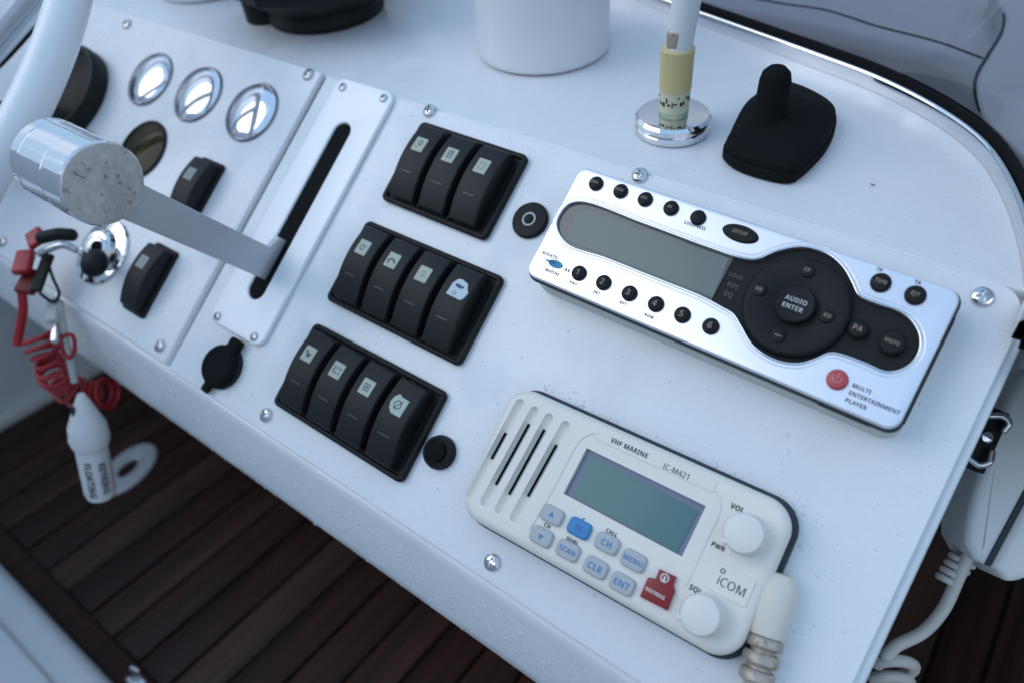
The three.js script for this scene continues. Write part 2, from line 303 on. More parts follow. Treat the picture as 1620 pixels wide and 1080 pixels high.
// starboard coaming beside the console
{
  const o = thing('side_coaming', 'pale moulded coaming rising outside the console corner behind the microphone', 'wall');
  const sh = new THREE.Shape(); sh.moveTo(0, -60); sh.lineTo(0, 60); sh.bezierCurveTo(0, 84, 16, 96, 40, 98); sh.lineTo(420, 110); sh.lineTo(420, -60);
  mesh('coaming', ext(sh, 500, 8, 0), M.wall, o, [292, FLOOR * 1000 - 130, -760]);
}

// ---------------------------------------------------------------- boards on the slope
const mainBoard = panelThing('instrument_board', 'large white instrument board holding the stereo, the radio and the switch banks', 'panel', 58, -26);
{
  const s = new THREE.Shape(), a = -158.5 - 58, b = -138.5 + 26, c = 275 - 58, d = 86 + 26, r = 14;
  s.moveTo(a + 1, b); s.lineTo(c - 3, b); s.lineTo(c, b + 3); s.lineTo(c, d - r); s.absarc(c - r, d - r, r, 0, Math.PI / 2); s.lineTo(a + 1, d); s.lineTo(a, d - 1); s.lineTo(a, b + 1);
  mesh('board', ext(s, 4, 0.9, -4), M.board, mainBoard);
  [[679, 175, 0.3], [420, 656, 0.7], [778, 889, 0.15], [1555, 469, 0.5], [1012, 277, 0.2]].forEach(([x, y, t]) => { const [u, v] = mainBoard.loc(x, y, 1); screw(mainBoard, u, v, 0, screwBig, t); });
}
const gaugeBoard = panelThing('gauge_board', 'white board holding the round gauges and the key switch, behind the steering wheel', 'panel', -372, -26);
{
  mesh('board', ext(rrect(418, 225, 1.5, 0, 1), 5.2, 1.6, -4, 4), M.board, gaugeBoard);
  [[200, 38, 0.4], [487, 118, 0.9], [252, 547, 0.1], [3, 383, 0.6]].forEach(([x, y, t]) => { const [u, v] = gaugeBoard.loc(x, y, 2); screw(gaugeBoard, u, v, 1.2, screwBig, t); });
}

// ---------------------------------------------------------------- throttle lever
{
  const o = panelThing('throttle_control', 'single lever throttle with a fat chrome barrel knob in a slotted plate', 'throttle', -118, -5);
  const hole = (s) => { const h = new THREE.Path(); h.absarc(0, 56, 7.2, 0, Math.PI); h.absarc(0, -59, 7.2, Math.PI, 2 * Math.PI); s.holes.push(h); return s; };
  const plate = rrect(53, 184, 8, 0, 0.5); hole(plate);
  mesh('plate', ext(plate, 3.4, 1.3, 0, 3), M.plate, o);
  const lip = new THREE.Shape(); lip.absarc(0, 56, 7.0, 0, Math.PI); lip.absarc(0, -59, 7.0, Math.PI, 2 * Math.PI);
  mesh('slot_brush', ext(lip, 2.2, 0.4, 0.1), M.rubber, o);
  [[-18, 85.5], [19.5, 86.8], [-19, -87], [18.2, -86.5]].forEach(([x, y], i) => screw(o, x, y, 3.2, screwSmall, i * 0.5));
  // arm: flat bar rising square out of the slot
  const arm = new THREE.Shape(); arm.moveTo(-52, 1); arm.lineTo(-23, 1); arm.lineTo(-23.5, 9); arm.lineTo(-32, 12); arm.lineTo(-36, 118); arm.bezierCurveTo(-37, 132, -55, 132, -57, 118); arm.lineTo(-52, 8);
  const g = ext(arm, 4, 0.6, -2).rotateY(Math.PI / 2).rotateX(Math.PI / 2); // x: thickness
  mesh('arm', g, M.alu, o);
  const kc = [6, -45.2, 129.5];
  const barrel = lathe([[0, 0], [20.8, 0], [21.6, 0.8], [21.6, 17], [21.0, 17.4], [21.0, 18.2], [21.6, 18.6], [21.6, 40], [21.2, 40.5], [21.2, 41.4], [21.6, 41.9], [21.6, 48], [20, 50], [0, 50]], 64).rotateY(-Math.PI / 2);
  mesh('knob', barrel, M.chrome, o, kc, 0.5);
  mesh('knob_end_face', disc(20.9, 1.2, 0.8, 48, -1.2 + 0.0).rotateY(Math.PI / 2).translate(1.2, 0, 0), M.pitted, o, kc);
}

// ---------------------------------------------------------------- gauges
M.darkSteel = phys({ color: rgb(0.22, 0.22, 0.25), metalness: 1, roughness: 0.2 });
M.mirrorDome = phys({ color: rgb(0.80, 0.80, 0.84), metalness: 1, roughness: 0.07 });
[[238, 126, 'small round glass gauge in the row, beside the big black tachometer'], [314, 150, 'small round glass gauge in the middle of the row of three'], [399, 178.5, 'small round glass gauge in the row, closest to the throttle plate']].forEach(([px, py, label], i) => {
  const [u, v] = onPanel(px, py, 1), o = panelThing('gauge', label, 'gauge', u, v, 0, 'row of small gauges');
  mesh('bezel', lathe([[21, 1], [23.0, 1.2], [23.1, 2.4], [22.6, 3.0], [21.9, 2.8], [21.5, 2.0], [21, 1]], 48), M.darkSteel, o, null, 0.6);
  mesh('inner_face', lathe([[21.4, 1.2], [19.5, 2.6], [15, 4.2], [9, 5.4], [4, 5.9], [0, 6.0]], 48), M.mirrorDome, o, null, 1.2);  // mirror dome added under the glass to give the lens its reflections
  mesh('lens', lathe([[21.6, 2.2], [19.6, 3.4], [15, 5.0], [9, 6.2], [4, 6.7], [0, 6.8]], 48), phys({ transmission: 1, thickness: 0, roughness: 0.02, ior: 1.9 }), o, null, 1.2);
});
{
  const [u, v] = onPanel(226, 238, 1), o = panelThing('gauge', 'dark olive gauge with a smoked face below the row of bright gauges', 'gauge', u, v);
  mesh('bezel', lathe([[21, 1], [24.2, 1.2], [24.4, 2.4], [23.4, 3.2], [22, 2.8], [21, 1]], 48), M.black, o, null, 0.6);
  mesh('inner_face', disc(22, 1.4, 0.3, 40, 0.8), M.oliveDial, o);
  mesh('needle', box(1.4, 17, 0.5, 0, 4, 2.6, 0.2).rotateZ(-0.4), phys({ color: rgb(0.35, 0.3, 0.12), roughness: 0.5 }), o);
  mesh('lens', lathe([[22.2, 2.6], [18, 3.8], [10, 4.7], [0, 5.1]], 40), phys({ color: rgb(0.5, 0.45, 0.3), transmission: 1, thickness: 0, roughness: 0.1, specularIntensity: 0.35 }), o, null, 1.2);
}
{
  const o = panelThing('tachometer', 'bulky black round tachometer pod half hidden by the white wheel rim', 'gauge', -411, 2);
  mesh('housing', lathe([[0, 1], [42, 1], [43, 4], [43, 13], [41.5, 16], [38.5, 16.6], [37, 14], [0, 13.4]], 56), M.black, o, null, 0.5);
  mesh('lens', lathe([[37.6, 14.6], [30, 16], [16, 17.2], [0, 17.6]], 48), phys({ color: rgb(0.008, 0.008, 0.008), roughness: 0.25, specularIntensity: 0.12 }), o, null, 1.2);
}

// ---------------------------------------------------------------- rocker switches
const rockH = (v) => 6.2 + 6.6 * (1 - Math.pow((v - 3) / 27, 2));
function rockerShape(w) { // convex cap: profile along v, drawn across u with softened sides
  const s = new THREE.Shape(); s.moveTo(-23.5, 0); s.lineTo(-23.5, rockH(-23.5) - 1.2); for (let k = 0; k <= 16; k++) { const v = -22.6 + 45.2 * k / 16; s.lineTo(v, rockH(v)); } s.lineTo(23.5, rockH(23.5) - 1.2); s.lineTo(23.5, 0);
  const g = ext(s, w, 1.3, -w / 2, 3, 4).rotateY(Math.PI / 2).rotateX(Math.PI / 2); return g; // shape x -> v, shape y -> n
}
function rockerGeo(w) { const g = rockerShape(w); g.computeBoundingBox(); const b = g.boundingBox; // map: make sure v runs along +y and n along +z
  return g; }
const iconDraw = {
  lamp: (x) => { x.beginPath(); x.arc(66, 46, 18, 0, 7); x.stroke(); x.fillRect(58, 66, 16, 10); x.beginPath(); x.moveTo(34, 84); x.lineTo(58, 96); x.stroke(); },
  pump: (x) => { x.strokeRect(44, 28, 40, 60); x.fillRect(52, 40, 24, 8); x.fillRect(52, 58, 24, 8); },
  plain: (x) => { x.globalAlpha = 0.35; x.strokeRect(42, 38, 44, 50); },
  bulb: (x) => { x.beginPath(); x.arc(62, 66, 22, 0.3, 5.4); x.stroke(); x.beginPath(); x.moveTo(62, 66); x.lineTo(92, 50); x.stroke(); },
  wiper: (x) => { x.lineWidth = 16; x.beginPath(); x.arc(62, 92, 36, 3.5, 5.9); x.stroke(); x.fillRect(30, 78, 16, 20); x.fillRect(86, 74, 14, 14); },
  faint: (x) => { x.globalAlpha = 0.3; x.beginPath(); x.arc(64, 64, 24, 0, 7); x.stroke(); x.fillRect(58, 44, 12, 40); },
  horn: (x) => { x.lineWidth = 10; x.beginPath(); x.moveTo(34, 40); x.lineTo(60, 64); x.lineTo(90, 60); x.stroke(); x.fillRect(46, 66, 38, 20); x.fillRect(30, 34, 14, 26); },
  anchor: (x) => { x.fillRect(30, 36, 12, 56); x.fillRect(52, 36, 16, 16); x.fillRect(52, 76, 16, 16); x.fillRect(86, 36, 12, 22); x.fillRect(86, 74, 12, 18); },
  bilge: (x) => { x.lineWidth = 7; x.strokeRect(40, 40, 48, 48); x.beginPath(); x.moveTo(40, 64); x.lineTo(88, 64); x.moveTo(64, 40); x.lineTo(64, 88); x.stroke(); },
  flag: (x) => { x.lineWidth = 6; x.beginPath(); x.arc(60, 64, 22, 0, 7); x.stroke(); x.beginPath(); x.moveTo(44, 92); x.lineTo(84, 36); x.stroke(); },
  fish: (x) => { x.fillStyle = '#26405f'; x.beginPath(); x.ellipse(60, 44, 26, 10, 0.15, 0, 7); x.fill(); x.fillRect(78, 36, 16, 14); x.globalAlpha = 0.35; x.beginPath(); x.arc(56, 88, 10, 0, 7); x.stroke(); },
};
function iconMat(kind, base) {
  const c = document.createElement('canvas'); c.width = c.height = 128; const x = c.getContext('2d');
  x.fillStyle = base; x.fillRect(0, 0, 128, 128); x.fillStyle = x.strokeStyle = '#30363a'; x.lineWidth = 8; iconDraw[kind](x);
  const t = new THREE.CanvasTexture(c); t.colorSpace = THREE.SRGBColorSpace; return phys({ map: t, roughness: 0.45 });
}
function facePlate(shape, size, mat, name, parent, v, extra = 0) { // thin plate lying on the rocker, printed on its face
  const g = ext(shape, 0.9, 0.2, 0, 1, 3), p = g.attributes.position, uv = new Float32Array(p.count * 2);
  for (let i = 0; i < p.count; i++) { uv[2 * i] = p.getX(i) / size + 0.5; uv[2 * i + 1] = p.getY(i) / size + 0.5; }
  g.setAttribute('uv', new THREE.BufferAttribute(uv, 2)); g.scale(0.001, 0.001, 0.001);
  const o = new THREE.Mesh(g, mat); o.name = name; o.castShadow = o.receiveShadow = true;
  o.position.set(extra / 1000, v / 1000, (rockH(v) - 0.35) / 1000); o.rotation.x = Math.atan(-(6.6 * 2 * (v - 3)) / (27 * 27)); parent.add(o); return o;
}
function rocker(parent, x, y, z, kind, o = {}) {
  const r = new THREE.Group(); r.name = 'rocker'; r.position.set(x / 1000, y / 1000, z / 1000); parent.add(r);
  mesh('cap', rockerGeo(19.6), M.rocker, r, null, 0.5);
  if (o.sticker) { const s = new THREE.Shape(); o.sticker.forEach(([a, b], i) => (i ? s.lineTo(a, b) : s.moveTo(a, b))); facePlate(s, 13, iconMat(kind, o.base ?? '#b9c6cf'), 'sticker', r, 9.5, o.dx ?? 0); }
  else facePlate(rrect(8.6, 9.4, 0.6), 9.6, iconMat(kind, o.base ?? '#a9b0a0'), 'lens', r, 9.5, -0.3);
  if (!o.bare) facePlate(rrect(8.6, 1.0, 0.3), 9, M.paleBar, 'indicator_bar', r, -8.2, -0.3);
  return r;
}
M.paleBar = phys({ color: rgb(0.06, 0.058, 0.058), roughness: 0.4 });
function switchBank(label, px, kinds) {
  const pts = px.map(([x, y]) => onPanel(x, y, 3)), cu = pts.reduce((s, p) => s + p[0], 0) / 4, cv = pts.reduce((s, p) => s + p[1], 0) / 4;
  const turn = Math.atan2(pts[1][1] - pts[0][1] + pts[2][1] - pts[3][1], pts[1][0] - pts[0][0] + pts[2][0] - pts[3][0]);
  const o = panelThing('switch_bank', label, 'switch panel', cu, cv, turn, 'banks of rocker switches');
  const n = kinds.length, w = 24 * n + 10.5;
  const s = rrect(w, 55, 4); const h = new THREE.Path(); const iw = w - 7, ih = 48.6; h.moveTo(-iw / 2, -ih / 2); h.lineTo(-iw / 2, ih / 2); h.lineTo(iw / 2, ih / 2); h.lineTo(iw / 2, -ih / 2); h.lineTo(-iw / 2, -ih / 2); s.holes.push(h);
  mesh('frame', ext(s, 4.2, 1.2, 0), M.black, o);
  mesh('back_plate', box(w - 6.4, 49, 1.6, 0, 0, 1.0, 0), M.black, o);
  kinds.forEach(([k, opt], i) => rocker(o, (i - (n - 1) / 2) * 24 - 0.4, 0, 1.2, k, opt));
  for (let i = 1; i < n; i++) mesh('divider', box(2.0, 48, 4, (i - n / 2) * 24, 0, 2.6, 0.4), M.black, o);
  return o;
}
switchBank('bank of three black rocker switches nearest the console top', [[668, 194], [837, 246], [768, 383], [601, 312]], [['lamp'], ['pump'], ['plain']]);
switchBank('bank of four black rockers, torn pale sticker on its end rocker, between the other banks', [[579, 350], [804, 438], [724, 583], [515, 470]],
  [['bulb'], ['wiper'], ['faint'], ['fish', { sticker: [[-5.5, -4.6], [4.6, -5], [6.2, -3.2], [7, 0.6], [5.2, 2.6], [3.8, 5.2], [-0.8, 6.4], [-3.4, 5.6], [-5.2, 2.5]], dx: 1.2 }]]);
switchBank('bank of four black rocker switches beside the small round push button near the fascia', [[499, 509], [710, 623], [632, 763], [432, 638]],
  [['horn'], ['anchor'], ['bilge'], ['flag', { sticker: [[-4.6, -3.4], [-2, -5.6], [4.8, -5.6], [5, 4.6], [-0.5, 4.8], [-2.6, 5.8], [-5, 3.4], [-5.8, 0]], base: '#a7b3a6' }]]);
[[214.5, -25, 'single black rocker switch under the throttle arm and the gauge row'], [213.5, -94, 'single black rocker switch beside the chrome key switch']].forEach(([u, v, label], i) => {
  const o = panelThing('rocker_switch', label, 'switch', -u, v, 0, 'single rocker switches');
  mesh('bezel', ext(rrect(26, 52, 3), 3, 1, 0.8), M.black, o);
  rocker(o, 0, 0, 2, 'plain', { base: '#8f948c', bare: true });
});

// ---------------------------------------------------------------- round fittings on the boards
{
  const [u, v] = onPanel(838, 348, 2), o = panelThing('breaker_button', 'black round breaker with a pale ring tucked against the stereo corner', 'button', u, v);
  mesh('collar', lathe([[0, 0], [10.6, 0], [10.8, 1.6], [10, 3], [8.6, 3.2], [0, 3.2]], 40), M.black, o, null, 0.5);
  mesh('ring', new THREE.RingGeometry(3.0, 4.1, 32).translate(0, 0, 3.35), M.paleInk, o);
  mesh('plunger', disc(2.6, 1, 0.4, 24, 3.1), M.black, o);
}
{
  const [u, v] = onPanel(692, 714, 4), o = panelThing('push_button', 'small domed black push button at the corner of the lowest switch bank', 'button', u, v);
  mesh('collar', lathe([[0, 0], [9.2, 0], [9.4, 2], [8.6, 4.6], [6.6, 5.4], [6.2, 4.6], [0, 4.6]], 40), M.black, o, null, 0.5);
  mesh('plunger', lathe([[0, 4.5], [5.6, 4.5], [5.5, 6.8], [4.2, 7.6], [0, 7.9]], 32), M.rubber, o, null, 0.7);
}
{
  const [u, v] = onPanel(347, 578, 5), o = panelThing('power_socket', 'capped black power socket with a hinged rubber lid under the throttle plate', 'socket', u, v, -0.1);
  mesh('flange', lathe([[0, 0], [14.4, 0], [14.6, 2.4], [13.8, 3.4], [0, 3.4]], 44), M.black, o, null, 0.5);
  mesh('cap', lathe([[0, 3.3], [13.2, 3.3], [13.4, 6.4], [12.2, 8], [9.4, 8.6], [9, 8.2], [0, 8.4]], 44), M.rubber, o, null, 0.5);
  mesh('hinge', box(9, 10, 6, 1, 15, 4, 1.5), M.rubber, o);
  mesh('pull_tab', box(7, 7, 3, -1, -16, 3.4, 1.2), M.rubber, o);
}

// ---------------------------------------------------------------- key switch, lanyard and float
{
  const o = panelThing('key_switch', 'chrome key switch with a black key head and a bunch of lanyards clipped to it', 'ignition', -275, -94);
  mesh('escutcheon', lathe([[0, 0.8], [25, 0.8], [25.5, 2.4], [24.6, 4], [22.5, 4.4], [17, 5.4], [15.5, 9], [13, 10.5], [0, 10.5]], 56), M.chrome, o, null, 0.5);
  const [x, y] = o.loc(145, 415, 24);
  const [bx, by] = o.loc(158, 408, 12);
  mesh('barrel', lathe([[0, 9], [11.5, 9], [11.5, 14], [10, 15], [0, 15]], 40).translate(bx * 0.5, by * 0.5, 0), M.chrome, o, null, 0.5);
  const kg = new THREE.SphereGeometry(10.2, 24, 16); kg.scale(1, 1, 0.78); mesh('key_head', kg, M.black, o, [x, y, 22], 1);
  mesh('key_shank', box(4, 4, 12, x * 0.9, y * 0.9, 14, 1), M.steel, o);
  mesh('key_ring', new THREE.TorusGeometry(7, 1, 10, 36).rotateX(1.1).rotateY(0.5), M.chrome, o, [x - 9, y + 2, 24], 1);
}
const depthK = 560;
{
  const o = thing('lanyard', 'red kill cord with tags and a coiled tail hanging from the key switch', 'lanyard');
  mesh('clip_bar', tube([at(122, 396, depthK - 8), at(100, 388, depthK - 10), at(78, 394, depthK - 8), at(62, 402, depthK - 4)], 2.6), M.steel, o, null, 1);
  mesh('strap', tubeCapped([at(112, 372, depthK - 6), at(92, 371, depthK - 8), at(66, 376, depthK - 6)], 4.6), M.black, o, null, 1);
  const slab = (name, px, py, depth, w, h, d, roll, m) => { const me = mesh(name, new RoundedBoxGeometry(w, h, d, 3, Math.min(w, h, d) * 0.32), m, o); me.position.copy(at(px, py, depth)); me.quaternion.copy(camera.quaternion); me.rotateZ(roll); me.rotateX(-0.5); return me; };
  slab('tag', 55, 377, depthK, 12, 15, 5, 0.6, M.red);
  slab('tag', 37, 415, depthK, 13, 20, 6, 0.1, M.red);
  slab('tag', 46, 446, depthK + 2, 14, 20, 6, -0.15, M.redDark);
  slab('strap_loop', 66, 432, depthK, 8, 32, 4, -0.02, M.black);
  mesh('thin_cord', tube([at(74, 412, depthK), at(83, 440, depthK), at(93, 466, depthK + 2), at(84, 478, depthK + 3), at(62, 464, depthK + 2)], 1.1), M.black, o, null, 1);
  slab('snap_hook', 84, 492, depthK + 6, 9, 20, 6, 0.2, M.greyCord);
  slab('snap_hook', 88, 522, depthK + 10, 6, 22, 5, 0.25, M.steel);
  mesh('webbing', tube([at(34, 462, depthK), at(36, 490, depthK + 4), at(31, 520, depthK + 8), at(26, 546, depthK + 10)], 3.2), M.red, o, null, 1);
  mesh('grey_cord', tube([at(94, 478, depthK + 6), at(98, 510, depthK + 10), at(106, 552, depthK + 18), at(117, 604, depthK + 28)], 2.6), M.greyCord, o, null, 1);
  mesh('side_loop', tube([at(96, 534, depthK + 10), at(113, 530, depthK + 12), at(117, 556, depthK + 16), at(108, 566, depthK + 18), at(97, 548, depthK + 14)], 1.5, true), M.red, o, null, 1);
  // coil
  const A = [at(58, 530, depthK + 14), at(78, 575, depthK + 22), at(102, 612, depthK + 44), at(135, 622, depthK + 58), at(176, 622, depthK + 56)], curve = new THREE.CatmullRomCurve3(A), pts = [], turns = 14;
  for (let i = 0; i <= turns * 14; i++) { const t = i / (turns * 14), p = curve.getPointAt(t), tg = curve.getTangentAt(t), e1 = tg.clone().cross(RF).normalize(), e2 = tg.clone().cross(e1).normalize(), a = i / 14 * 2 * Math.PI, r = 0.0106 * (0.95 + 0.12 * Math.sin(i * 0.11)); pts.push(p.addScaledVector(e1, Math.cos(a) * r).addScaledVector(e2, Math.sin(a) * r)); }
  mesh('coil', tube(pts, 1.8, false, turns * 24, 8), M.red, o, null, 1);
}
{
  const o = thing('key_float', 'white plastic key float with dark lettering hanging below the red coil', 'float');
  const a = at(127, 622, 586), b = at(160, 786, 634), ax = b.clone().sub(a), L = ax.length() * 1000; ax.normalize();
  const zc = RF.clone().negate().addScaledVector(ax, ax.dot(RF)).normalize(), xc = ax.clone().negate().cross(zc).normalize(); // local z points to the viewer's side
  o.position.copy(a); o.quaternion.setFromRotationMatrix(new THREE.Matrix4().makeBasis(xc, ax.clone().negate(), zc));
  const k = L / 100;
  const g = new THREE.LatheGeometry([[0, 0], [3, -0.5], [5, -4], [15.5, -27], [16.6, -30], [16.8, -36], [17.6, -40], [16, -46], [14.1, -49], [14, -92], [12.5, -97], [8, -100], [0, -100]].map(([r, y]) => new THREE.Vector2(Math.max(r, 1e-3) * k * 0.84, y * k)).reverse(), 36);
  mesh('body', g, M.floatWhite, o, null, 0.45);
  mesh('eyelet', box(3, 8, 3, -4, -13, 6.4, 0.8), M.ink, o);
  const wrap = (str, size, ang) => { const t = text(str, size, 0, 0, 0); t.rotateZ(-Math.PI / 2); const p = t.attributes.position; for (let i = 0; i < p.count; i++) { const s = p.getX(i) / 12, z = 14.45 * 0.84 * k + p.getZ(i); p.setXYZ(i, Math.sin(s + ang) * z, p.getY(i) - 74 * k, Math.cos(s + ang) * z); } t.computeVertexNormals(); return t; };
  mesh('lettering', wrap('FLOATING', 5.2, 0.12), M.ink, o, null, 0);
  mesh('lettering', wrap('KEYRING', 5.2, 0.98), M.ink, o, null, 0);
}
{ // white oval ring on the sole
  const p = onFloor(203, 742), o = thing('oval_ring', 'white grooved oval ring lying on the teak planks behind the key float', 'ring');
  o.position.copy(p).add(V3(0, 0.001, 0)); o.rotation.y = 0.35;
  const g = lathe([[13, 0], [13.6, 3], [15, 4], [19, 4.4], [20, 2.4], [22, 2.4], [23, 4.4], [30, 4.6], [35, 3.4], [37, 0]], 44); g.rotateX(-Math.PI / 2); g.scale(0.8, 1, 1.3); mesh('ring', g, M.floatWhite, o, null, 0.5);
}
{ // bright hook on the sole by the seat
  const p = onFloor(216, 1078), o = thing('floor_hook', 'small chrome hook standing on the teak beside the seat base', 'hook');
  o.position.copy(p);
  o.scale.setScalar(0.62);
  mesh('base', box(34, 5, 22, 0, 2.5, 0, 1.5), M.chrome, o);
  mesh('hook', tubeCapped([[0, 4, 0], [0, 26, 0], [2, 42, -2], [9, 50, -5], [15, 44, -8]], 4.2), M.chrome, o, null, 1);
}

// ---------------------------------------------------------------- steering wheel
{
  const o = panelThing('steering_wheel', 'thick white steering wheel rim with steel spokes in front of the gauge board', 'wheel', -455, -52);
  const R = 215, n = 112;
  mesh('rim', new THREE.TorusGeometry(R, 12.6, 28, 140), M.wheelWhite, o, [0, 0, n], 1);
  for (const a of [0.66, 2.75, 4.85]) mesh('spoke', tube([[Math.cos(a) * 30, Math.sin(a) * 30, n - 44], [Math.cos(a) * 90, Math.sin(a) * 90, n - 34], [Math.cos(a) * (R - 6), Math.sin(a) * (R - 6), n - 4]], 10), M.chrome, o, null, 1);
  mesh('hub', lathe([[0, 0], [34, 0], [30, n - 50], [44, n - 44], [44, n - 30], [38, n - 24], [0, n - 22]], 40), M.chrome, o, null, 0.5);
}

// ---------------------------------------------------------------- stereo
{
  const cu = 64.23 + 94, cv = 71.04 - 32.4, turn = -0.012;
  const o = panelThing('marine_stereo', 'silver marine stereo with a grey display and a black round keypad', 'stereo', cu, cv, turn), H = 22;
  const L = (x, y, h = H) => o.loc(x, y, h);
  mesh('gasket_base', ext(rrect(188, 66, 8, 0, 0), 8, 2, 0), M.sealant, o);
  mesh('back_bezel', ext(rrect(185, 62, 6, 0, 0), 7, 1.2, 8.6), M.greyTrim, o);
  mesh('rim', ext(rrect(188.2, 65.2, 6), 3.4, 0.8, 15.4), M.gasket, o);
  const outlinePx = [[918, 320], [896, 327], [881.5, 354], [897.7, 385], [960, 408], [1040, 440], [1110, 468], [1144, 486], [1162, 497], [1173, 514], [1193, 546], [1227, 568], [1262, 574], [1289, 567], [1313, 557], [1333, 560], [1371, 574], [1404, 587], [1431, 581], [1451, 561], [1455, 534], [1442, 508], [1420, 492], [1387, 481], [1358, 468], [1349, 450], [1333, 423], [1309, 403], [1271, 392], [1231, 398], [1198, 411], [1172, 409], [1120, 392], [1020, 355]];
  const oc = new THREE.CatmullRomCurve3(outlinePx.map(([x, y]) => V3(...L(x, y), 0)), true, 'centripetal');
  const sample = (off) => { const r = []; for (let i = 0; i < 180; i++) { const p = oc.getPointAt(i / 180), t = oc.getTangentAt(i / 180); r.push(new THREE.Vector2(p.x + t.y * off, p.y - t.x * off)); } return r; };
  const inner = sample(0);
  const se = new Evaluator(); se.attributes = ['position', 'normal'];
  const fb = new Brush(merge(ext(rrect(186.4, 63.4, 5.5), 5, 1.1, 17.4, 3))), fc = new Brush(merge(ext(new THREE.Shape(inner), 20, 0, 15))); fb.updateMatrixWorld(); fc.updateMatrixWorld();
  mesh('faceplate', se.evaluate(fb, fc, SUBTRACTION).geometry, M.silver, o, null, 0.5);
  mesh('window_rim', tube(sample(0.5).map((p) => [p.x, p.y, 22.1]), 0.75, true, 240, 8), M.chrome, o, null, 1);
  mesh('window_groove', tube(sample(2.3).map((p) => [p.x, p.y, 22.0]), 0.55, true, 240, 8), M.silver, o, null, 1);
  mesh('keypad_panel', ext(new THREE.Shape(inner), 2.2, 0, 18.0), M.black, o);
  const quad = (pts, h, z, m, name) => { const s = new THREE.Shape(pts.map((p) => new THREE.Vector2(...p))); return mesh(name, ext(s, h, 0, z), m, o); };
  const wz = 20.6;
  const lensPts = inner.filter((p) => p.x < L(1150, 440)[0]).map((p) => [p.x, p.y]);
  lensPts.sort((a, b) => Math.atan2(a[1] - L(1010, 400)[1], a[0] - L(1010, 400)[0]) - Math.atan2(b[1] - L(1010, 400)[1], b[0] - L(1010, 400)[0]));
  quad(lensPts.map(([x, y]) => [x * 1.0 + 0.3 * Math.sign(-x - 40) * 0, y]), 0.7, 20.0, M.lcdSide, 'display_surround');
  quad([L(917, 327, wz), L(1154, 409, wz), L(1128, 471, wz), L(896, 380, wz)], 0.5, 20.4, M.lcd, 'display');
  // control ring
  const wc = L(1258, 483, 24);
  const ring = mesh('control_ring', lathe([[0, 20.1], [22.8, 20.1], [22.6, 23.0], [21.6, 24.0], [19.4, 24.4], [12, 23.2], [10.2, 22.6], [0, 22.6]], 64), M.black, o, [wc[0], wc[1], 0], 0.4);
  mesh('enter_button', lathe([[0, 22], [8.6, 22], [8.6, 25.6], [8.0, 26.2], [6.8, 26.0], [0, 25.6]], 48), M.black, o, [wc[0], wc[1], 0], 0.4);
  mesh('lettering', merge(text('AUDIO', 2.2, 0, 1.7, 26.1), text('ENTER', 2.2, 0, -1.8, 26.1)), M.paleInk, o, [wc[0], wc[1], 0], 0);
  [[1278, 427, 'FF'], [1201, 457, 'VD'], [1309, 499, 'VU'], [1231, 530, '-']].forEach(([x, y, t]) => { const [a, b] = L(x, y, 25); const k = mesh('ring_key', disc(3.2, 1.8, 0.7, 20, 23), M.black, o, [a, b, 0]); mesh('key_mark', t === '-' ? box(3, 0.5, 0.12, 0, 0, 24.9, 0) : text(t, 1.9, 0, 0, 24.85), M.bronzeInk, k, null, 0); });
  [[1358, 520, 4.1, 'PA'], [1412, 541, 5.2, 'MUTE']].forEach(([x, y, r, t]) => { const [a, b] = L(x, y, 23); const k = mesh('keypad_button', lathe([[0, 20], [r, 20], [r, 22.6], [r - 0.8, 23.4], [0, 23.8]], 28), M.black, o, [a, b, 0], 0.5); mesh('key_mark', text(t, t === 'PA' ? 2.4 : 1.6, 0, 0, 23.9), M.bronzeInk, k, null, 0); });
  mesh('lettering', merge(text('LOUD', 1.8, ...L(1165, 437, 20.3), 20.25), text('RDS', 2.2, ...L(1160, 452, 20.3), 20.25), text('EQ', 2.4, ...L(1153, 466, 20.3), 20.25)), M.paleBar, o, null, 0);
  const btn = (x, y, r, mark, m = M.black, ink = M.bronzeInk, size = 1.9) => { const [a, b] = L(x, y, 24); const k = mesh('button', lathe([[0, 21], [r, 21], [r, 23.4], [r * 0.86, 24.3], [r * 0.5, 24.9], [0, 25.1]], 28), m, o, [a, b, 0], 0.5); if (mark) mesh('key_mark', text(mark, size, 0, 0, 25.02), ink, k, null, 0); return k; };
  [[942, 289, 'BND'], [981, 301, 'MOD'], [1020, 314, 'DIS'], [1061, 328, 'AS'], [1104, 343, '']].forEach(([x, y, t]) => btn(x, y, 3.75, t, M.black, M.bronzeInk, 1.5));
  [[915, 431, '1'], [954, 446, '2'], [995, 463, '3'], [1037, 480, '4'], [1079, 497, '5'], [1124, 515, '6']].forEach(([x, y, t]) => btn(x, y, 3.85, t, M.black, M.bronzeInk, 3));
  [[1394, 446, 'TUN'], [1449, 466, 'EJT']].forEach(([x, y, t]) => btn(x, y, 4.2, t, M.black, M.bronzeInk, 1.8));
  { const [a, b] = L(1171, 368, 24); const g = lathe([[0, 21], [4.1, 21], [4.1, 22.8], [3.5, 23.8], [0, 24.3]], 32); g.scale(2.15, 1, 1); const k = mesh('button', g, M.black, o, [a, b, 0], 0.5); mesh('key_mark', text('SETUP', 1.8, 0, 0, 24.2), M.bronzeInk, k, null, 0); }
  { const k = btn(1325, 599, 4.4, '', M.powerRed); mesh('key_mark', merge(new THREE.TorusGeometry(1.7, 0.25, 6, 24, 4.6).rotateZ(2.4).translate(0, 0, 24.95), box(0.5, 2.2, 0.2, 0, 1.2, 25.0, 0)), phys({ color: rgb(0.7, 0.25, 0.25), roughness: 0.6 }), k, null, 0); }
  const tl = L(1349, 608, 22.4);
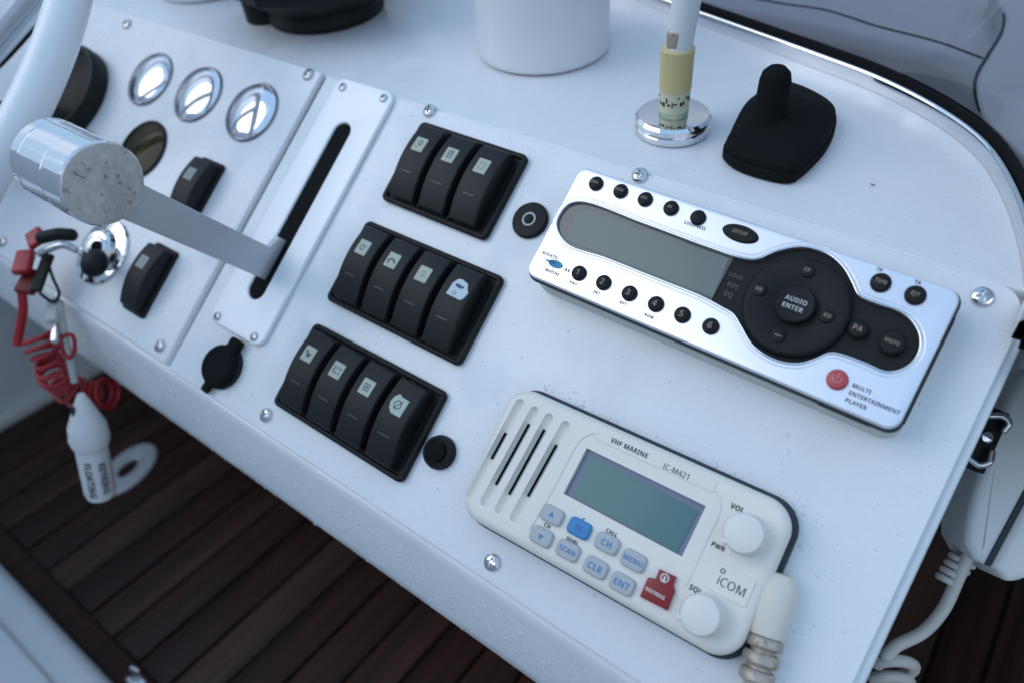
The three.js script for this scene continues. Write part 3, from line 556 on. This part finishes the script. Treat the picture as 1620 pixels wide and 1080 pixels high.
  mesh('lettering', merge(text('MULTI', 1.8, tl[0], tl[1], 22.4, { left: 1 }), text('ENTERTAINMENT', 1.8, tl[0], tl[1] - 3.4, 22.4, { left: 1 }), text('PLAYER', 1.8, tl[0], tl[1] - 6.8, 22.4, { left: 1 })), M.ink, o, null, 0);
  // maker's emblem: blue wave disc between two short lines of print
  const lg = L(879, 418, 22.4);
  mesh('emblem', merge(new THREE.CylinderGeometry(2.6, 2.6, 0.12, 24).rotateX(Math.PI / 2).scale(1.7, 0.8, 1).translate(lg[0], lg[1], 22.45), box(6, 1, 0.12, lg[0] - 3, lg[1] + 0.2, 22.45, 0)), phys({ color: rgb(0.02, 0.22, 0.40), roughness: 0.5 }), o);
  mesh('lettering', merge(text('AQUATIC', 1.7, lg[0] - 5, lg[1] + 3.2, 22.4), text('AV', 1.9, lg[0] + 7.6, lg[1] - 0.6, 22.4)), M.ink, o, null, 0);
  mesh('lettering', text('MARINE', 1.6, lg[0] + 0.5, lg[1] - 4.4, 22.4), M.redDark, o, null, 0);
  const small = [[907, 448, 'PAU'], [944, 463, 'INT'], [986, 480, 'RPT'], [1027, 500, 'RDM'], [1100, 357, 'LOUDNESS'], [1392, 427, 'TP'], [1453, 447, 'TA']];
  mesh('lettering', merge(small.map(([x, y, t]) => text(t, 1.6, ...L(x, y, 22.4), 22.4))), M.ink, o, null, 0);
  // chipped plating along the lower edge shows black
  mesh('chipped_edge', box(22, 1.2, 3, 72, -32.2, 16, 0.4), M.black, o);
  mesh('side_seal', box(1.6, 48, 5.5, 93.6, -2, 15.5, 0.5), M.black, o);
}

// ---------------------------------------------------------------- VHF radio
{
  const cu0 = 84.53, cv0 = -43.67, turn = 0.038, W = 147, Hh = 71.2;
  const cu = cu0 + Math.cos(turn) * W / 2 + Math.sin(turn) * Hh / 2, cv = cv0 + Math.sin(turn) * W / 2 - Math.cos(turn) * Hh / 2;
  const o = panelThing('vhf_radio', 'cream VHF radio with a teal display, grille slots and two round knobs', 'radio', cu, cv, turn), T = 17.5;
  const L = (x, y, h = T) => o.loc(x, y, h);
  mesh('gasket', ext(rrect(W + 3, Hh + 3, 14), 5, 0.8, 0), M.gasket, o);
  // case with a softly domed edge; the display bay and the grille slots are cut in
  let caseB = new Brush(merge(ext(rrect(W - 1, Hh - 1, 13), T - 5, 4.5, 5, 5, 12)));
  const ev = new Evaluator(); ev.attributes = ['position', 'normal'];
  const cut = (g) => { const b = new Brush(merge(g)); b.updateMatrixWorld(); caseB.updateMatrixWorld(); caseB = ev.evaluate(caseB, b, SUBTRACTION); };
  const lcdO = [[928, 708], [1117, 800], [1079, 880], [891, 780]].map(([x, y]) => L(x, y, T));
  const poly = (pts) => new THREE.Shape(pts.map((p) => new THREE.Vector2(...p)));
  const zt = T; // top of the case
  cut(ext(poly(lcdO), 10, 0, zt - 3.0));
  const grooves = [[[826, 633], [743, 785]], [[849, 645], [765, 798]], [[872, 656], [788, 810]], [[898, 668], [812, 823]]];
  for (const [a, b] of grooves) { const p = L(...a, zt - 0.8), q = L(...b, zt - 0.8), len = Math.hypot(p[0] - q[0], p[1] - q[1]), an = Math.atan2(q[1] - p[1], q[0] - p[0]); const g = new THREE.CapsuleGeometry(2.5, len - 4, 6, 14).rotateZ(Math.PI / 2).rotateZ(an).translate((p[0] + q[0]) / 2, (p[1] + q[1]) / 2, zt - 0.2); cut(g); }
  mesh('case', caseB.geometry, M.cream, o, null, 0.55);
  const slits = [[[793, 680], [771, 722]], [[831, 667], [780, 764]], [[856, 676], [800, 779]], [[872, 698], [828, 781]]];
  slits.forEach(([a, b], i) => { // each slit lies in the floor of its groove
    const A = L(...grooves[i][0], zt - 0.8), B = L(...grooves[i][1], zt - 0.8), dx = B[0] - A[0], dy = B[1] - A[1], on = (c) => { const t = ((c[0] - A[0]) * dx + (c[1] - A[1]) * dy) / (dx * dx + dy * dy); return [A[0] + dx * t, A[1] + dy * t]; };
    const p = on(L(...a, zt - 0.8)), q = on(L(...b, zt - 0.8)), len = Math.hypot(p[0] - q[0], p[1] - q[1]), an = Math.atan2(q[1] - p[1], q[0] - p[0]); mesh('slit', box(len, 0.75, 1.6, 0, 0, 0, 0.2).rotateZ(an), M.void, o, [(p[0] + q[0]) / 2, (p[1] + q[1]) / 2, zt - 2.1]); });
  mesh('display_frame', ext(poly(lcdO), 0.8, 0, zt - 3.0), M.lcdFrame, o);
  mesh('display', ext(poly([[934, 719], [1106, 808], [1071, 874], [906, 784]].map(([x, y]) => L(x, y, zt - 2))), 0.6, 0, zt - 2.4), M.lcdTeal, o);
  // raised line round the display side of the front
  const line = [[1000, 705], [962, 688], [940, 684], [922, 692], [910, 706], [888, 748], [862, 796], [838, 836]].map(([x, y]) => [...L(x, y), zt - 0.15]);
  mesh('moulded_line', tube(line, 0.7, false, 60, 8), M.cream, o, null, 1);
  const line2 = [[975, 692], [1050, 727], [1112, 758], [1135, 778], [1140, 800], [1120, 850], [1085, 925]].map(([x, y]) => [...L(x, y), zt - 0.2]);
  mesh('moulded_line', tube(line2, 0.7, false, 60, 8), M.cream, o, null, 1);
  mesh('name_strip', ext(rrect(60, 5.2, 1), 0.7, 0.25, zt - 0.3).rotateZ(0).translate(...L(1034, 726), 0), M.cream, o);
  mesh('lettering', merge(text('VHF MARINE', 2.3, ...L(996, 708), zt + 0.38), text('IC-M421', 2.5, ...L(1070, 745), zt + 0.38, { thin: 1, sx: 1 })), M.ink, o, null, 0);
  const keys = [[873, 814, 'up', 0], [916, 835, '16', 1], [960, 859, 'CH', 0], [1002, 886, 'MENU', 0], [856, 848, 'down', 0], [898, 870, 'SCAN', 0], [942, 897, 'CLR', 0], [984, 923, 'ENT', 0]];
  for (const [x, y, t, blue] of keys) {
    const [a, b] = L(x, y, zt + 1.4); const k = mesh('key', ext(rrect(11.4, 8, 2.4), 3, 0.9, zt - 1), blue ? M.blueKey : M.greyKey, o, [a, b, 0], 0.6);
    const tri = (s) => new THREE.CylinderGeometry(1.7, 1.7, 0.12, 3).rotateX(Math.PI / 2).rotateZ(s > 0 ? Math.PI : 0);
    mesh('key_mark', t === 'up' || t === 'down' ? tri(t === 'up' ? 1 : -1).translate(0, 0, zt + 2.05) : text(t, t.length > 3 ? 2.4 : 3, 0, 0, zt + 2.0), blue ? phys({ color: rgb(0.03, 0.14, 0.42), roughness: 0.5 }) : M.blueInk, k, null, 0);
  }
  mesh('lettering', merge(text('CH', 1.9, ...L(866, 831), zt + 0.05), text('C', 1.9, ...L(923, 822), zt + 0.05), text('CALL', 1.8, ...L(968, 842), zt + 0.05), text('DUAL', 1.8, ...L(906, 855), zt + 0.05), text('VOL', 2.3, ...L(1167, 803), zt + 0.05), text('PWR', 2.1, ...L(1137, 864), zt + 0.05), text('SQL', 2.3, ...L(1101, 932), zt + 0.05)), M.ink, o, null, 0);
  { // guarded red button
    const pts = [[1044, 900], [1070, 912], [1065, 926], [1068, 934], [1056, 965], [1013, 943], [1026, 913], [1038, 915]].map(([x, y]) => L(x, y, zt + 1));
    const k = mesh('distress_button', ext(poly(pts), 3.2, 0.5, zt - 1), M.redKey, o);
    const c1 = L(1037, 938, zt + 2), c2 = L(1052, 914, zt + 2);
    mesh('button_print', merge(text('DISTRESS', 1.5, c1[0], c1[1], zt + 2.15), new THREE.TorusGeometry(1.7, 0.35, 6, 20).translate(c2[0], c2[1], zt + 2.15), box(1, 2, 0.12, c2[0], c2[1] - 0.3, zt + 2.2, 0)), phys({ color: rgb(0.75, 0.7, 0.68), roughness: 0.6 }), k, null, 0);
  }
  for (const [x, y, ang] of [[1176, 843, -2.3], [1107, 973, -2.55]]) {
    const [a, b] = L(x, y, zt + 11);
    const g = merge(lathe([[0, zt - 0.6], [9.0, zt - 0.6], [8.9, zt + 1], [8.6, zt + 9], [7.8, zt + 10.4], [6.2, zt + 11], [0, zt + 11.2]], 44), box(4, 2.6, 5, 8.2, 0, zt + 7.6, 1.1).rotateZ(ang));
    mesh('knob', g, M.creamKnob, o, [a, b, 0], 0.5);
  }
  const bp = L(1159, 924); mesh('badge', ext(rrect(16.5, 12.4, 1.2), 0.9, 0.3, zt - 0.3), M.cream, o, [bp[0], bp[1], 0]);
  mesh('lettering', merge(text('iCOM', 3.7, bp[0], bp[1] - 0.8, zt + 0.55, { thin: 1 }), new THREE.TorusGeometry(0.9, 0.22, 6, 18).translate(bp[0] - 5.4, bp[1] + 3.2, zt + 0.6)), M.ink, o, null, 0);
}
{ // corroded plug and boot beside the radio
  const a = onPanel(1228, 940, 8), b = onPanel(1196, 1078, 8), len = Math.hypot(b[0] - a[0], b[1] - a[1]), ang = Math.atan2(b[1] - a[1], b[0] - a[0]);
  const o = panelThing('microphone_plug', 'stained cream cable plug with corroded rings beside the radio', 'plug', a[0], a[1], ang - Math.PI / 2);
  const L = (pts) => new THREE.LatheGeometry(pts.map(([r, y]) => new THREE.Vector2(Math.max(r, 1e-3), y)), 36);
  mesh('boot', L([[0, -9], [6, -8.5], [8.4, -4], [8.6, 6], [7.8, 15], [7.4, 17], [0, 17]]), M.cordCream, o, [0, 0, 8.8], 0.5);
  [[17.2, 6.6], [24, 6.8], [31, 6.4]].forEach(([y, r]) => mesh('ring', L([[0, y], [r, y], [r + 0.8, y + 1.2], [r + 0.9, y + 3.8], [r, y + 5], [r - 1.6, y + 5.4], [r - 1.6, y + 6.8], [0, y + 6.8]]), M.corroded, o, [0, 0, 8.8], 0.4));
  mesh('tail', new THREE.CylinderGeometry(3.6, 3.6, 60, 20).translate(0, 66, 0), M.cordCream, o, [0, 0, 8.8], 1);
}

// ---------------------------------------------------------------- things on the console top
{
  const [u, w] = onDeck(861, 74, 0), o = deckThing('white_dome', 'white cylindrical instrument pod with a rounded top on the console', 'pod', u, w);
  mesh('housing', lathe([[0, 0], [42.6, 0], [44.6, 0.8], [45.5, 2.6], [45.6, 5], [45.2, 20], [44.2, 66], [42.5, 78], [38, 88], [30, 94], [15, 97], [0, 98]], 64), M.gel, o, null, 0.6);
}
{
  const o = deckThing('white_pod', 'white round pod behind the gauge board beside the black compass', 'pod', -396, 80);
  mesh('housing', lathe([[0, 0], [44, 0], [46, 4], [46, 50], [40, 70], [20, 80], [0, 82]], 56), M.gel, o, null, 0.6);
}
{
  const [u, w] = onDeck(500, 26, 0), o = deckThing('compass', 'black compass binnacle with faceted sides on a short round foot', 'compass', u, w + 12, 0.2);
  mesh('foot', lathe([[0, 0], [40, 0], [41, 4], [36, 13], [0, 13]], 40), M.black, o, null, 0.5);
  mesh('body', lathe([[0, 12], [44, 12], [64, 26], [70, 44], [62, 64], [40, 78], [0, 82]], 10), M.black, o, null, 0.2);
  o.scale.setScalar(1.14);
  mesh('foot', lathe([[0, 0], [14, 0], [14, 16], [0, 16]], 24).translate(-38, -20, 0), M.black, o, null, 0.5);
}
{
  const [u, w] = onDeck(1064, 203, 0), o = deckThing('antenna', 'whip antenna with a yellowed ferrule standing in a chrome deck flange', 'antenna', u, w);
  mesh('flange', lathe([[0, 0], [20.8, 0], [21, 3], [20.2, 3.6], [20.6, 4.4], [21.4, 5.6], [21.2, 8], [19.6, 9.6], [17, 10], [9.5, 10.4], [0, 10.4]], 56), M.chrome, o, null, 0.45);
  mesh('verdigris_collar', lathe([[0, 6], [8.2, 6], [8.4, 9], [8, 12.5], [0, 12.5]], 36), M.verdigris, o, null, 0.5);
  mesh('lower_ferrule', lathe([[0, 12.4], [8.3, 12.4], [8.5, 25], [0, 25]], 36), M.yellowPale, o, null, 0.5);
  mesh('upper_ferrule', lathe([[0, 24.9], [8.8, 24.9], [9, 47], [8.2, 48], [6.4, 48], [0, 47]], 36), M.yellowed, o, null, 0.5);
  // smeared print round the lower ferrule
  const marks = []; let s2 = 3; const r2 = () => { s2 = (s2 * 16807) % 2147483647; return s2 / 2147483647; };
  for (let i = 0; i < 16; i++) { const a = -2.6 + i * 0.19 + r2() * 0.1, z = 17.5 + r2() * 5; marks.push(box(0.5 + r2() * 1.2, 0.3, 0.6 + r2() * 2.4, 0, -8.45, 0, 0).rotateZ(a + 1.35).translate(0, 0, z)); }
  mesh('worn_print', merge(marks), M.ink, o);
  mesh('mast', tube([[0, 0, 44], [0.8, 1.0, 58], [5.5, 3, 100], [20, 8, 190], [56, 18, 420]], 7.4, false, 30, 20), M.mast, o, null, 1);
  mesh('exposed_core', box(8, 5, 11, -0.5, -4.6, 53, 2.4), M.corroded, o, null, 0.7);
}
{
  const ps = [[1145, 232], [1152, 215], [1185, 160], [1240, 134], [1262, 138], [1318, 168], [1325, 188], [1310, 225], [1272, 264], [1255, 274], [1228, 272], [1165, 252]].map(([x, y]) => onDeck(x, y, 6));
  const cu = ps.reduce((s, p) => s + p[0], 0) / ps.length, cw = ps.reduce((s, p) => s + p[1], 0) / ps.length;
  const o = deckThing('black_antenna_base', 'matt black mushroom antenna with a stubby post on a rounded square pad', 'antenna', cu, cw);
  const c = new THREE.CatmullRomCurve3(ps.map(([a, b]) => V3(a - cu, b - cw, 0)), true, 'centripetal').getSpacedPoints(72);
  const layers = [[1, 0], [1.0, 4.6], [0.99, 5.2], [0.965, 5.3], [0.965, 6.4], [0.955, 8.6], [0.90, 10.6], [0.72, 13.2], [0.52, 16.0], [0.40, 18.5], [0.34, 20]];
  const pos = []; for (let l = 0; l < layers.length - 1; l++) for (let i = 0; i < 72; i++) { const P = (k, j) => [c[j % 72].x * layers[k][0], c[j % 72].y * layers[k][0], layers[k][1]]; const a = P(l, i), b = P(l, i + 1), d = P(l + 1, i), e = P(l + 1, i + 1); pos.push(...a, ...b, ...e, ...a, ...e, ...d); }
  const top = layers[layers.length - 1]; for (let i = 0; i < 72; i++) pos.push(c[i].x * top[0], c[i].y * top[0], top[1], c[(i + 1) % 72].x * top[0], c[(i + 1) % 72].y * top[0], top[1], 0, 0, top[1]);
  const g = new THREE.BufferGeometry(); g.setAttribute('position', new THREE.Float32BufferAttribute(pos, 3)); g.computeVertexNormals();
  mesh('pad', g, M.rubber, o, null, 0.5);
  const pp = onDeck(1217, 189, 16);
  mesh('post', lathe([[0, 12], [12.5, 13.4], [9.8, 17], [8.6, 24], [8.0, 38], [7.0, 42], [4.4, 44.6], [0, 45.4]], 36), M.rubber, o, [pp[0] - cu, pp[1] - cw, 0], 0.9);
}

// ---------------------------------------------------------------- hand microphone outside the console edge
{
  const o = thing('hand_microphone', 'pale grey hand microphone with a dark seam hanging beyond the console edge', 'microphone');
  const D = 400, org = at(1538, 884, D), ax = RX.clone().multiplyScalar(0.47).addScaledVector(RD, -0.88).normalize(), zc = RF.clone().negate(), xc = ax.clone().cross(zc).normalize();
  o.position.copy(org); o.quaternion.setFromRotationMatrix(new THREE.Matrix4().makeBasis(xc, ax, zc)); o.rotateY(-0.25);
  const back = new THREE.Shape(); back.moveTo(-3, 0); back.lineTo(-10, 5); back.bezierCurveTo(-17, 18, -19, 40, -24, 62); back.lineTo(-25, 92); back.bezierCurveTo(-24, 100, -18, 104, -10, 104); back.lineTo(2.4, 104); back.lineTo(2.4, 0);
  mesh('back_shell', ext(back, 44, 5, -30, 4), M.mic, o, null, 0.6);
  const front = new THREE.Shape(); front.moveTo(5.2, 1); front.lineTo(14, -2); front.bezierCurveTo(22, 0, 28, 16, 31, 40); front.lineTo(33, 96); front.bezierCurveTo(30, 104, 24, 104, 16, 104); front.lineTo(5.2, 104);
  mesh('front_shell', ext(front, 44, 5, -30, 4), M.mic, o, null, 0.6);
  mesh('seam_band', box(3.2, 103, 39, 3.8, 52, -8.5, 1), M.gasket, o);
  mesh('talk_key', box(12, 30, 8, 15, 76, 12, 2.5), M.gasket, o);
  mesh('hang_button', disc(7, 5, 1, 24, -2).rotateY(-Math.PI / 2).translate(-22, 56, -8), M.greyKey, o);
  for (let i = 0; i < 4; i++) mesh('relief_ring', new THREE.TorusGeometry(5.2 - i * 0.35, 1.9, 10, 24).rotateX(Math.PI / 2).translate(-1 - i * 0.6, -3 - i * 4.2, -8), M.cordCream, o, null, 1);
  const cordPts = [at(1532, 880, D + 2), at(1518, 910, D + 4), at(1492, 965, D + 6), at(1460, 1000, D + 8), at(1418, 1022, D + 8), at(1404, 1036, D + 8)];
  const c = thing('coiled_cable', 'pale coiled cable of the hand microphone curling below the console edge', 'cable');
  mesh('cord', tubeCapped(cordPts, 3.3), M.cordCream, c, null, 1);
  const pts = [], A = at(1420, 1046, D + 12), B = at(1384, 1180, D + 60);
  for (let i = 0; i <= 84; i++) { const t = i / 84, a = i / 14 * 2 * Math.PI + 2.6, p = A.clone().lerp(B, t); p.addScaledVector(RX, Math.cos(a) * 0.0095).addScaledVector(RD, Math.sin(a) * 0.0062).addScaledVector(RF, Math.sin(a) * 0.008); pts.push(p); }
  mesh('coil', tube(pts, 3.2, false, 160, 10), M.cordCream, c, null, 1);
}
{
  const o = thing('microphone_hanger', 'worn chrome and black hanger between the console edge and the microphone', 'bracket');
  o.position.copy(at(1561, 694, 376)); o.quaternion.copy(camera.quaternion); o.rotateZ(-0.42);
  mesh('plate', box(12, 32, 8, 1, 0, -5, 1), M.black, o);
  mesh('upper_claw', tubeCapped([[-3, 11, 0], [2, 13, 2], [5, 11, 3], [5, 7, 2]], 1.7), M.steel, o, null, 1);
  mesh('lower_claw', tubeCapped([[-4, -12, 0], [1, -13, 2], [4, -10, 3], [4, -5, 2]], 1.7), M.steel, o, null, 1);
  mesh('bolt', disc(3, 3, 1, 20, -2), M.chrome, o, [0, 1, 0]);
}

// ---------------------------------------------------------------- water beads (too many to count)
{
  const g = new THREE.SphereGeometry(1, 10, 8); g.scale(0.001, 0.001, 0.00055);
  const spots = [];
  const q1 = new THREE.Quaternion().setFromEuler(new THREE.Euler(TILT - Math.PI / 2, 0, 0)), q2 = new THREE.Quaternion(), q3 = new THREE.Quaternion().setFromEuler(new THREE.Euler(DECK - Math.PI / 2, 0, 0));
  let s = 11; const r = () => { s = (s * 48271) % 2147483647; return s / 2147483647; };
  for (let i = 0; i < 1500; i++) { const k = r(); spots.push([V3(-0.4 + 0.67 * r(), FLOOR - 0.100 - 0.044 * Math.pow(r(), 0.5), 0.1092), q2, 0.35 + 0.9 * k * k * k]); }   // fascia, thicker near its lower edge
  for (let i = 0; i < 140; i++) spots.push([V3(-0.4 + 0.67 * r(), FLOOR - 0.150 - 0.008 * r(), 0.1062), q2, 0.4 + 0.7 * r() * r()]);
  for (let i = 0; i < 420; i++) { const k = r(); spots.push([panelW(-155 + 425 * r(), -136 + 220 * r(), 0.05), q1, 0.2 + 0.7 * k * k * k]); }
  for (let i = 0; i < 160; i++) { const k = r(); spots.push([panelW(90 + 150 * r(), -40 + 7 * r() * r() + 0, 0.05), q1, 0.3 + 0.6 * k * k]); }
  for (let i = 0; i < 220; i++) { const k = r(); spots.push([deckW(-120 + 380 * r(), 4 + 60 * r() * r(), 0.02), q3, 0.15 + 0.35 * k * k]); }
  for (let i = 0; i < 70; i++) { const k = r(); spots.push([panelW(210 + 60 * r(), -120 + 150 * r(), 0.05), q1, 0.4 + 0.8 * k * k * k]); }
  const im = new THREE.InstancedMesh(g, M.water, spots.length), m = new THREE.Matrix4();
  spots.forEach(([p, q, k], i) => im.setMatrixAt(i, m.compose(p, q, V3(k * (0.8 + 0.4 * r()), k * (0.8 + 0.5 * r()), k))));
  im.name = 'water_beads'; im.userData = { label: 'fine beads of water scattered over the white console', category: 'water drops', kind: 'stuff' }; im.castShadow = im.receiveShadow = true; scene.add(im);
}

renderer.render(scene, camera);
